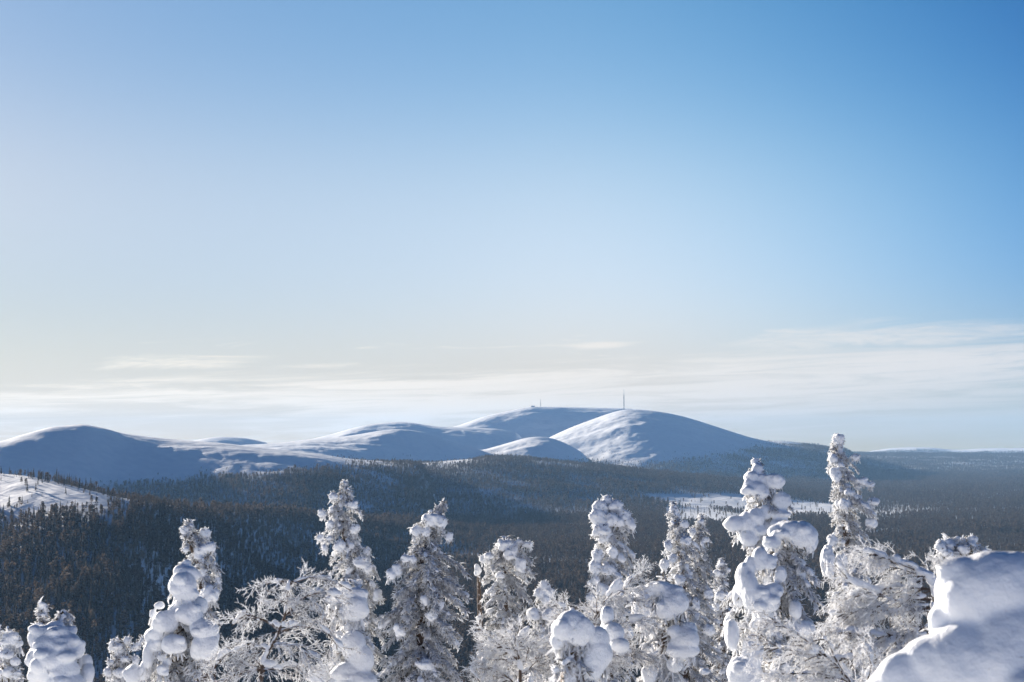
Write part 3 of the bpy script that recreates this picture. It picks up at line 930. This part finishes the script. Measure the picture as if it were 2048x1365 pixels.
spruce('bushy frosted spruce leaning right beside a bare thin snag, in the middle of the picture', 32,
  [(1003,1078),(1008,1100),(1010,1160),(1010,1440)],
  [(1073,4,4),(1090,20,50),(1115,44,62),(1150,46,66),(1190,46,60),(1240,50,50),(1300,60,60),(1440,60,60)],
  [(1012,1092,17,14),(1024,1098,15,12),(1036,1085,10,7),(970,1118,12,8,-.2),(980,1112,12,7),(1040,1130,12,16),(1020,1110,14,12),(1055,1090,12,7),(1000,1150,10,8)],
  seed=8, lump=.85, cover=.8, droop=.75)
spruce('tiny lumpy snow-covered spruce standing between the bushy spruce and the dome-topped one', 30,
  [(1088,1168),(1086,1200),(1084,1440)],
  [(1160,4,4),(1180,16,16),(1210,18,24),(1240,30,24),(1440,40,40)],
  [(1090,1172,12,11),(1080,1188,14,11),(1100,1185,11,8),(1092,1200,12,9),(1068,1228,14,13),(1098,1230,16,12)], seed=9, lump=1.0, cover=.7)
spruce('wide open-branched frosted pine with its tip bent to the right and a visible trunk', 29,
  [(888,1008),(872,1030),(862,1060),(845,1100),(842,1160),(842,1440)],
  [(1003,4,4),(1025,12,14),(1040,52,25),(1060,44,30),(1100,34,50),(1112,40,100),(1140,70,100),(1180,74,95),(1230,80,85),(1300,85,80),(1440,90,90)],
  [(862,1040,18,14),(882,1045,12,14),(852,1064,12,11),(832,1062,11,12),(898,1075,9,10),(812,1118,11,10),(826,1120,8,9),(782,1150,12,12),(795,1140,10,10),(850,1200,12,12),(862,1232,14,12),(878,1210,10,10),(800,1262,12,16),(850,1330,22,12)],
  seed=10, lump=.7, cover=.8, droop=.55, extra_twigs=1.7, nb=7, kindname='snowy_pine')
spruce('tall pointed frosted spruce with a small snow ball on its right side, left of centre', 30,
  [(690,962),(688,990),(682,1030),(690,1080),(700,1130),(715,1180),(722,1440)],
  [(956,3,3),(975,10,8),(992,16,26),(1015,26,42),(1035,44,30),(1055,48,28),(1080,40,34),(1105,40,50),(1130,45,60),(1160,50,52),(1200,60,45),(1280,60,50),(1440,60,60)],
  [(667,993,9,9),(645,1028,9,7),(705,1010,12,9),(735,1103,9,9,-.1),(640,1075,9,8),(650,1095,7,8),(680,1092,14,13),(722,1125,16,12),(738,1135,11,10),(660,1050,9,8),(710,1060,10,10),(755,1192,9,14),(730,1245,10,12)],
  seed=11, lump=.85, cover=.85, droop=.8, extra_twigs=1.3)
spruce('near snow-plastered spruce whose big snow slabs hang in front of the tall pointed spruce', 14,
  [(700,1180),(704,1240),(705,1300),(705,1440)],
  [(1172,20,20),(1200,50,40),(1250,55,40),(1300,50,50),(1440,70,70)],
  [(702,1192,30,17,-.1),(712,1215,22,26,-.15),(672,1200,22,13,-.05),(690,1225,18,18,-.1),(700,1255,14,12,-.1),(708,1290,24,26,-.2),(722,1320,24,30,-.2),(684,1290,18,12,-.1),(694,1345,28,16,-.25),(715,1362,40,20,-.25),(640,1350,22,20,-.1),(672,1372,18,18,-.2)],
  seed=12, puff=True, lump=.8, cover=.55, droop=1.0)
spruce('lumpy spruce buried under stacked rounded snow pillows, left of the arching birch', 17,
  [(372,1125),(368,1180),(362,1240),(358,1300),(355,1440)],
  [(1120,8,8),(1150,26,26),(1200,32,34),(1240,50,50),(1280,70,80),(1320,80,85),(1440,110,100)],
  [(373,1127,11,8,-.05),(364,1145,19,16,-.1),(376,1150,20,15,-.15),(366,1172,28,24,-.25),(372,1185,26,20,-.25),(364,1212,19,14,-.2),(378,1228,27,21,-.3),(352,1225,17,15,-.2),(400,1212,14,18,-.1),(330,1245,25,22,-.3),(318,1212,12,10,-.2),(306,1228,10,13,-.15),(348,1290,25,20,-.4),(318,1265,22,16,-.25),(300,1272,12,17,-.2),(312,1292,18,15,-.25),(408,1260,28,20,-.35),(412,1290,24,28,-.35),(398,1300,18,20,-.35),(298,1310,13,28,-.25),(292,1340,12,22,-.2),(326,1340,14,13,-.35),(322,1315,9,9,-.3),(336,1325,8,10,-.3),(420,1275,16,18,-.3),(268,1350,18,20,-.2)],
  seed=13, puff=True, lump=.8, cover=.3, droop=1.0, extra_twigs=1.2)
spruce('thin crooked frosted spruce top rising just behind the stacked snow pillows', 22,
  [(379,1045),(380,1070),(384,1100),(402,1130),(410,1180),(410,1440)],
  [(1038,3,3),(1055,17,14),(1075,18,44),(1095,12,52),(1120,20,56),(1150,22,40),(1180,26,30),(1440,40,40)],
  [(371,1060,10,10,-.05),(410,1067,13,11,-.05),(404,1100,14,11),(420,1095,14,10),(395,1112,8,7),(406,1148,10,11),(436,1163,8,9),(418,1188,20,19,-.25),(372,1100,6,5)],
  seed=14, lump=.7, cover=.7, droop=.7, bottom=1320, extra_twigs=1.2)
spruce('rounded haystack of thick snow over a small spruce in the lower left corner', 13,
  [(128,1232),(120,1260),(118,1300),(118,1440)],
  [(1225,8,8),(1250,30,30),(1280,62,36),(1320,66,48),(1365,70,55),(1440,75,60)],
  [(128,1232,10,9,-.05),(112,1250,20,12,-.1),(92,1265,28,16,-.15),(76,1282,22,22,-.15),(115,1268,28,18,-.2),(100,1290,36,20,-.25),(140,1285,24,20,-.2),(75,1315,22,22,-.2),(112,1318,38,22,-.3),(128,1340,28,24,-.3),(95,1345,34,24,-.25),(152,1300,18,18,-.2),(142,1262,16,14,-.05),(172,1325,11,13,-.05),(78,1350,26,22,-.2),(130,1370,38,24,-.3),(175,1350,12,20,-.1)],
  seed=15, puff=True, lump=.8, cover=.25, droop=1.0)
spruce('frosted sapling tip carrying one snow ball behind the rounded haystack of snow', 20,
  [(86,1212),(84,1240),(82,1440)],
  [(1208,3,3),(1230,10,8),(1250,18,10),(1440,30,20)], [(86,1217,8,7,-.02),(84,1232,10,5),(78,1250,12,8)], seed=16, lump=.7, cover=.7, bottom=1330)
spruce('snowy spruce cut by the left edge with a round snow cap on top', 17,
  [(18,1268),(16,1300),(12,1440)],
  [(1262,8,8),(1285,20,22),(1320,30,34),(1365,40,38),(1440,50,50)],
  [(20,1277,18,14,-.15),(34,1285,10,12,-.1),(14,1290,16,10,-.1),(-4,1258,10,12,-.1),(12,1310,14,9,-.2),(30,1325,9,7,-.2),(14,1345,16,10,-.2),(36,1350,10,10,-.2)],
  seed=17, lump=.9, cover=.7)
spruce('low bushy spruce with small snow knobs between the haystack and the snow pillows', 22,
  [(238,1285),(240,1320),(244,1440)],
  [(1278,10,8),(1290,22,26),(1320,24,34),(1350,28,36),(1440,40,40)],
  [(225,1288,9,7),(257,1280,8,8),(232,1294,13,6),(222,1325,8,7),(250,1320,12,8),(240,1345,14,8),(216,1345,7,9),(268,1296,8,8),(284,1280,6,8),(276,1290,7,8),(272,1320,7,8)],
  seed=18, lump=.8, cover=.7)
spruce('near spruce bowed under two massive smooth snow slabs with dark needles below', 13,
  [(1330,1170),(1328,1220),(1325,1300),(1325,1440)],
  [(1160,20,20),(1190,50,30),(1230,60,40),(1290,50,45),(1440,70,60)],
  [(1292,1182,24,14,-.05),(1318,1172,28,14,-.1),(1340,1185,28,20,-.1),(1350,1205,26,26,-.15),(1335,1218,24,20,-.15),(1285,1215,18,32,-.1),(1296,1235,16,24,-.1),(1272,1195,14,14,0),(1370,1278,30,24,-.2),(1368,1300,34,18,-.2),(1378,1262,18,20,-.15),(1350,1330,16,14,-.15),(1300,1350,16,18,-.1),(1410,1343,14,9,0)],
  seed=19, puff=True, lump=.6, cover=.35, droop=1.1, extra_twigs=1.6)
spruce('small near spruce with a helmet of snow wrapped in rimed birch twigs', 11,
  [(1142,1235),(1146,1280),(1150,1440)],
  [(1225,12,12),(1260,30,30),(1300,34,40),(1365,40,50),(1440,50,50)],
  [(1145,1240,24,16,-.02),(1128,1258,22,20,-.05),(1162,1262,20,26,-.05),(1148,1262,26,22,-.02),(1190,1280,24,24,.02),(1196,1310,24,30,0),(1185,1335,24,24,0),(1118,1280,14,16,-.02),(1214,1230,14,18,.4),(1228,1265,18,16,.35),(1240,1290,16,10,.3)],
  seed=20, puff=True, lump=.6, cover=.35, droop=1.0)
spruce('spruce top bowed sideways, its white arm reaching right behind the big snow mound', 17,
  [(1912,1085),(1905,1110),(1900,1440)],
  [(1072,10,20),(1085,36,60),(1100,36,40),(1130,40,40),(1440,50,50)],
  [(1895,1088,20,11,-.05),(1880,1095,10,9),(1922,1082,16,9,-.05),(1944,1078,10,5),(1930,1098,12,8),(1895,1108,12,8),(1967,1103,7,5)],
  seed=21, lump=.6, cover=.6, droop=.3, top_twigs=False)

# bare snag
T = root('dead_snag', P(960,1300,32.5)[0], 32.5, 'bare thin grey snag standing upright between the frosted pine and the bushy spruce', 'tree', None)
tube('trunk', [P(957,1138,32.5), P(958,1180,32.5), P(960,1240,32.5), P(961,1320,32.5), np.array([P(960,1300,32.5)[0], 32.5, T.location.z - .3])], [.03,.045,.06,.07,.12], T, m_bark)
S = Snow(); rs = np.random.default_rng(5)
S.blob(P(956,1139,32.5), (.09,.08,.12), None, 3, .1, rs); S.blob(P(952,1147,32.5), (.05,.06,.06), None, 2, .1, rs)
S.build('snow_load', T, .015)

birch('arching rimed birch with a bare dark bent stem in front of the snow pillows', 13,
  [[(520,1368),(530,1320),(548,1290),(562,1262),(575,1230),(580,1190),(587,1165)],
   [(587,1165),(560,1162),(530,1172)], [(587,1165),(620,1152),(660,1158),(700,1175)], [(575,1230),(600,1200),(630,1185),(680,1195)],
   [(562,1262),(530,1240),(490,1226),(455,1250)], [(562,1262),(600,1250),(650,1262),(690,1300)], [(540,1300),(500,1290),(450,1310),(420,1350)], [(548,1290),(590,1290),(640,1320)], [(525,1340),(480,1345),(430,1380)],[(525,1340),(590,1335),(650,1380)]],
  seed=31, density=1.25, lens=(.38,.17,.07), droop=1.7, tw=.0028, rad=.026)
birch('rimed birch fanning its white twigs up to the right below the dome-topped spruce', 12,
  [[(1172,1372),(1180,1300),(1186,1240),(1200,1215),(1230,1185),(1262,1158),(1282,1140)],
   [(1186,1240),(1210,1200),(1240,1165)], [(1200,1215),(1245,1205),(1290,1200)], [(1180,1270),(1230,1250),(1290,1240)], [(1180,1260),(1140,1225),(1105,1210)], [(1178,1290),(1130,1240),(1112,1215)],
   [(1175,1330),(1230,1310),(1300,1320)], [(1230,1300),(1275,1310),(1320,1300)]],
  seed=32, density=1.5, lens=(.30,.15,.07), droop=1.2, tw=.0028, lean=(.2,.1), rad=.022)
birch('dense low thicket of rimed birch twigs at the bottom centre of the picture', 12.5,
  [[(1040,1400),(1040,1340),(1030,1290),(1010,1260)], [(1040,1340),(1080,1290),(1110,1262)], [(1035,1320),(990,1280),(960,1262)], [(1040,1350),(1090,1330),(1130,1300)], [(1030,1370),(980,1340),(950,1320)], [(1040,1385),(1100,1370),(1150,1340)],
   [(1030,1300),(1050,1265),(1060,1250)], [(1060,1400),(1120,1390),(1180,1360)], [(1010,1400),(970,1380),(940,1340)]],
  seed=33, density=1.8, lens=(.36,.17,.08), droop=1.8, tw=.0030, rad=.02)
birch('large cloud-like rimed birch reaching left from the big snow mound', 10,
  [[(1858,1400),(1862,1300),(1868,1240),(1862,1160),(1820,1140),(1770,1120),(1720,1105)],
   [(1865,1180),(1800,1175),(1740,1180),(1690,1200)], [(1866,1215),(1800,1225),(1740,1240),(1690,1270)], [(1866,1250),(1800,1280),(1720,1310),(1660,1330)], [(1850,1160),(1800,1128),(1745,1112)], [(1862,1200),(1780,1200),(1700,1160),(1670,1130)],
   [(1860,1300),(1790,1310),(1730,1350)], [(1860,1270),(1760,1270),(1650,1260)],[(1800,1225),(1750,1215),(1660,1230)]],
  seed=34, snowy=1.6, density=1.7, lens=(.34,.15,.07), droop=2.2, tw=.0026, rad=.018, lean=(-.25,0))
birch('rimed birch boughs sweeping low from the bottom edge towards the drooping snow-capped spruce', 9,
  [[(1740,1420),(1700,1360),(1650,1310),(1600,1275),(1560,1255),(1535,1250)],
   [(1700,1360),(1640,1345),(1580,1340),(1530,1345)], [(1650,1310),(1590,1305),(1540,1290),(1515,1275)], [(1690,1350),(1660,1300),(1640,1265)], [(1700,1370),(1640,1375),(1580,1380)], [(1720,1390),(1740,1330),(1720,1290)]],
  seed=35, density=1.5, lens=(.28,.13,.06), droop=1.5, tw=.0025, rad=.014, lean=(-.3,0))

# the big mound close to the camera
MD = 5.0
T = root('snow_buried_spruce', P(2010,1500,MD)[0], MD, 'huge smooth mound of snow burying a spruce close by in the lower right corner', 'tree', None)
S = Snow(); rs = np.random.default_rng(40); s = MD / F
for (x, y, a, b_, d) in [(2000,1192,128,86,0),(1955,1180,90,66,.02),(2060,1200,110,92,0),(1925,1150,56,36,.0),(1905,1140,36,26,.02),(1874,1126,13,9,.02),(1890,1200,24,50,.03),
   (1960,1340,128,96,-.05),(1890,1330,90,62,-.03),(2040,1330,120,110,-.08),(1830,1360,76,60,-.02),(1780,1400,56,60,0),(1900,1255,44,30,.02),(1980,1262,90,40,.03),(2055,1292,52,46,-.09),(1888,1236,34,34,.02),(2075,1390,70,50,-.2),(1960,1440,200,90,-.05),(1745,1440,60,60,0)]:
    S.blob(P(x, y, MD + d), (a * s, (a + b_) * .32 * s, b_ * s), None, 4, .03, rs)
S.build('snow_load', T, .008, 14, soft_snow, ((.16, .016), (.06, .005), (.022, .0016)))
K = Sticks()
for (x, y) in [(2003,1312),(1958,1352),(1966,1356),(1875,1122)]:
    for _ in range(40):
        p = P(x + rs.normal(0, 5), y + rs.normal(0, 6), MD - .14 if x > 1900 else MD)
        K.add(p, p + rs.normal(0, .02, 3), .002, .0012)
K.build('crown', T, m_needle)
tube('trunk', [P(2000,1420,MD), P(2000,1600,MD), np.array([T.location.x, MD, T.location.z - .2])], [.03,.05,.07], T, m_bark)

# ------------------------------------------------------------------ masts on the big fell
mm, t, b = new_mat('mast_steel'); b.inputs['Base Color'].default_value = (.10, .12, .14, 1); b.inputs['Roughness'].default_value = .6
def ground_at(px, D):
    x = P(px, 820, D)[0]
    return x, float(height(np.array([x]), np.array([float(D)]))[0])
def mast(name, px, D, topy, label, guyed):
    x, gz = ground_at(px, D)
    T = bpy.data.objects.new(name, None); C.collection.objects.link(T); T.location = (x, D, gz)
    tag(T, label, 'mast'); bpy.context.view_layer.update()
    H = P(px, topy, D)[2] - gz
    w = .032 * H * .5 if guyed else .03 * H * .5
    h1 = H * .72
    K = Sticks()
    cs = [(-w, -w), (w, -w), (w, w), (-w, w)]
    n = 14
    for i in range(n):
        a, b2 = h1 * i / n, h1 * (i + 1) / n
        for k in range(4):
            (x0, y0), (x1, y1) = cs[k], cs[(k + 1) % 4]
            K.add((x + x0, D + y0, gz - 3 + a), (x + x0, D + y0, gz - 3 + b2), .55, .55)
            K.add((x + x0, D + y0, gz + a), (x + x1, D + y1, gz + b2), .35, .35)
            K.add((x + x1, D + y1, gz + a), (x + x0, D + y0, gz + b2), .35, .35)
    K.build('lattice_shaft', T, mm, 4)
    K = Sticks(); K.add((x, D, gz + h1 - 1), (x, D, gz + H), 1.1, .6); K.build('antenna', T, mm, 6)
    if guyed:
        for k in range(3):
            an = 2.1 * k + .4
            K = Sticks()
            for hh in (.35, .68):
                K.add((x, D, gz + H * hh), (x + math.cos(an) * H * .45, D + math.sin(an) * H * .45, gz - 2), .05, .05)
            K.build('guy_wire', T, mm, 3)
mast('radio_mast', 1248, 7280, 779, 'tall thin dark radio mast standing on the summit of the big fell', True)
mast('radio_mast', 1081, 8110, 799, 'short thin mast on the left shoulder of the big fell', False)
wl, t, b = new_mat('summit_hut_wall'); b.inputs['Base Color'].default_value = (.16, .16, .17, 1)
for px, D, w_, h_, lab in ((1259, 7290, 11, 4.5, 'low snow-capped station building beside the tall radio mast'), (1066, 8105, 10, 3.2, 'low snowy hut left of the short mast on the fell shoulder')):
    x, gz = ground_at(px, D)
    T = bpy.data.objects.new('summit_hut', None); C.collection.objects.link(T); T.location = (x, D, gz); tag(T, lab, 'building'); bpy.context.view_layer.update()
    v = [(x + a, D + b2, gz + c) for c in (-4, h_) for a, b2 in ((-w_, -6), (w_, -6), (w_, 6), (-w_, 6))]
    o = mesh_np('wall', v, [(0, 3, 2, 1), (4, 5, 6, 7), (0, 1, 5, 4), (1, 2, 6, 5), (2, 3, 7, 6), (3, 0, 4, 7)], wl)
    o.parent = T; o.matrix_parent_inverse = Matrix.Translation(-T.location)
    v = [(x - w_ - 1, D - 7, gz + h_ + .1), (x + w_ + 1, D - 7, gz + h_ + .1), (x + w_ + 1, D + 7, gz + h_ + .1), (x - w_ - 1, D + 7, gz + h_ + .1), (x - w_ - 1, D, gz + h_ + 4), (x + w_ + 1, D, gz + h_ + 4)]
    o = mesh_np('roof', v, [(0, 1, 5, 4), (2, 3, 4, 5), (0, 3, 2, 1)], snow)
    o.parent = T; o.matrix_parent_inverse = Matrix.Translation(-T.location)
# ------------------------------------------------------------------ haze
hz_m = bpy.data.materials.new('haze_air'); hz_m.use_nodes = True
t = hz_m.node_tree
for n in list(t.nodes):
    if n.type != 'OUTPUT_MATERIAL': t.nodes.remove(n)
pv = N(t, 'ShaderNodeVolumePrincipled')
pv.inputs['Color'].default_value = (0.33, 0.59, 0.93, 1)
pv.inputs['Density'].default_value = 0.000042
pv.inputs['Anisotropy'].default_value = -0.05
t.links.new(pv.outputs[0], t.nodes['Material Output'].inputs['Volume'])
S_ = 15700; z0_, z1_ = -175.0, 310.0
hv = [(sx * S_, sy * S_, z) for z in (z0_, z1_) for sx, sy in ((-1, -1), (1, -1), (1, 1), (-1, 1))]
hf = [(0, 3, 2, 1), (4, 5, 6, 7), (0, 1, 5, 4), (1, 2, 6, 5), (2, 3, 7, 6), (3, 0, 4, 7)]
hz = mesh_np('haze', hv, hf, hz_m)
tag(hz, kind='stuff')
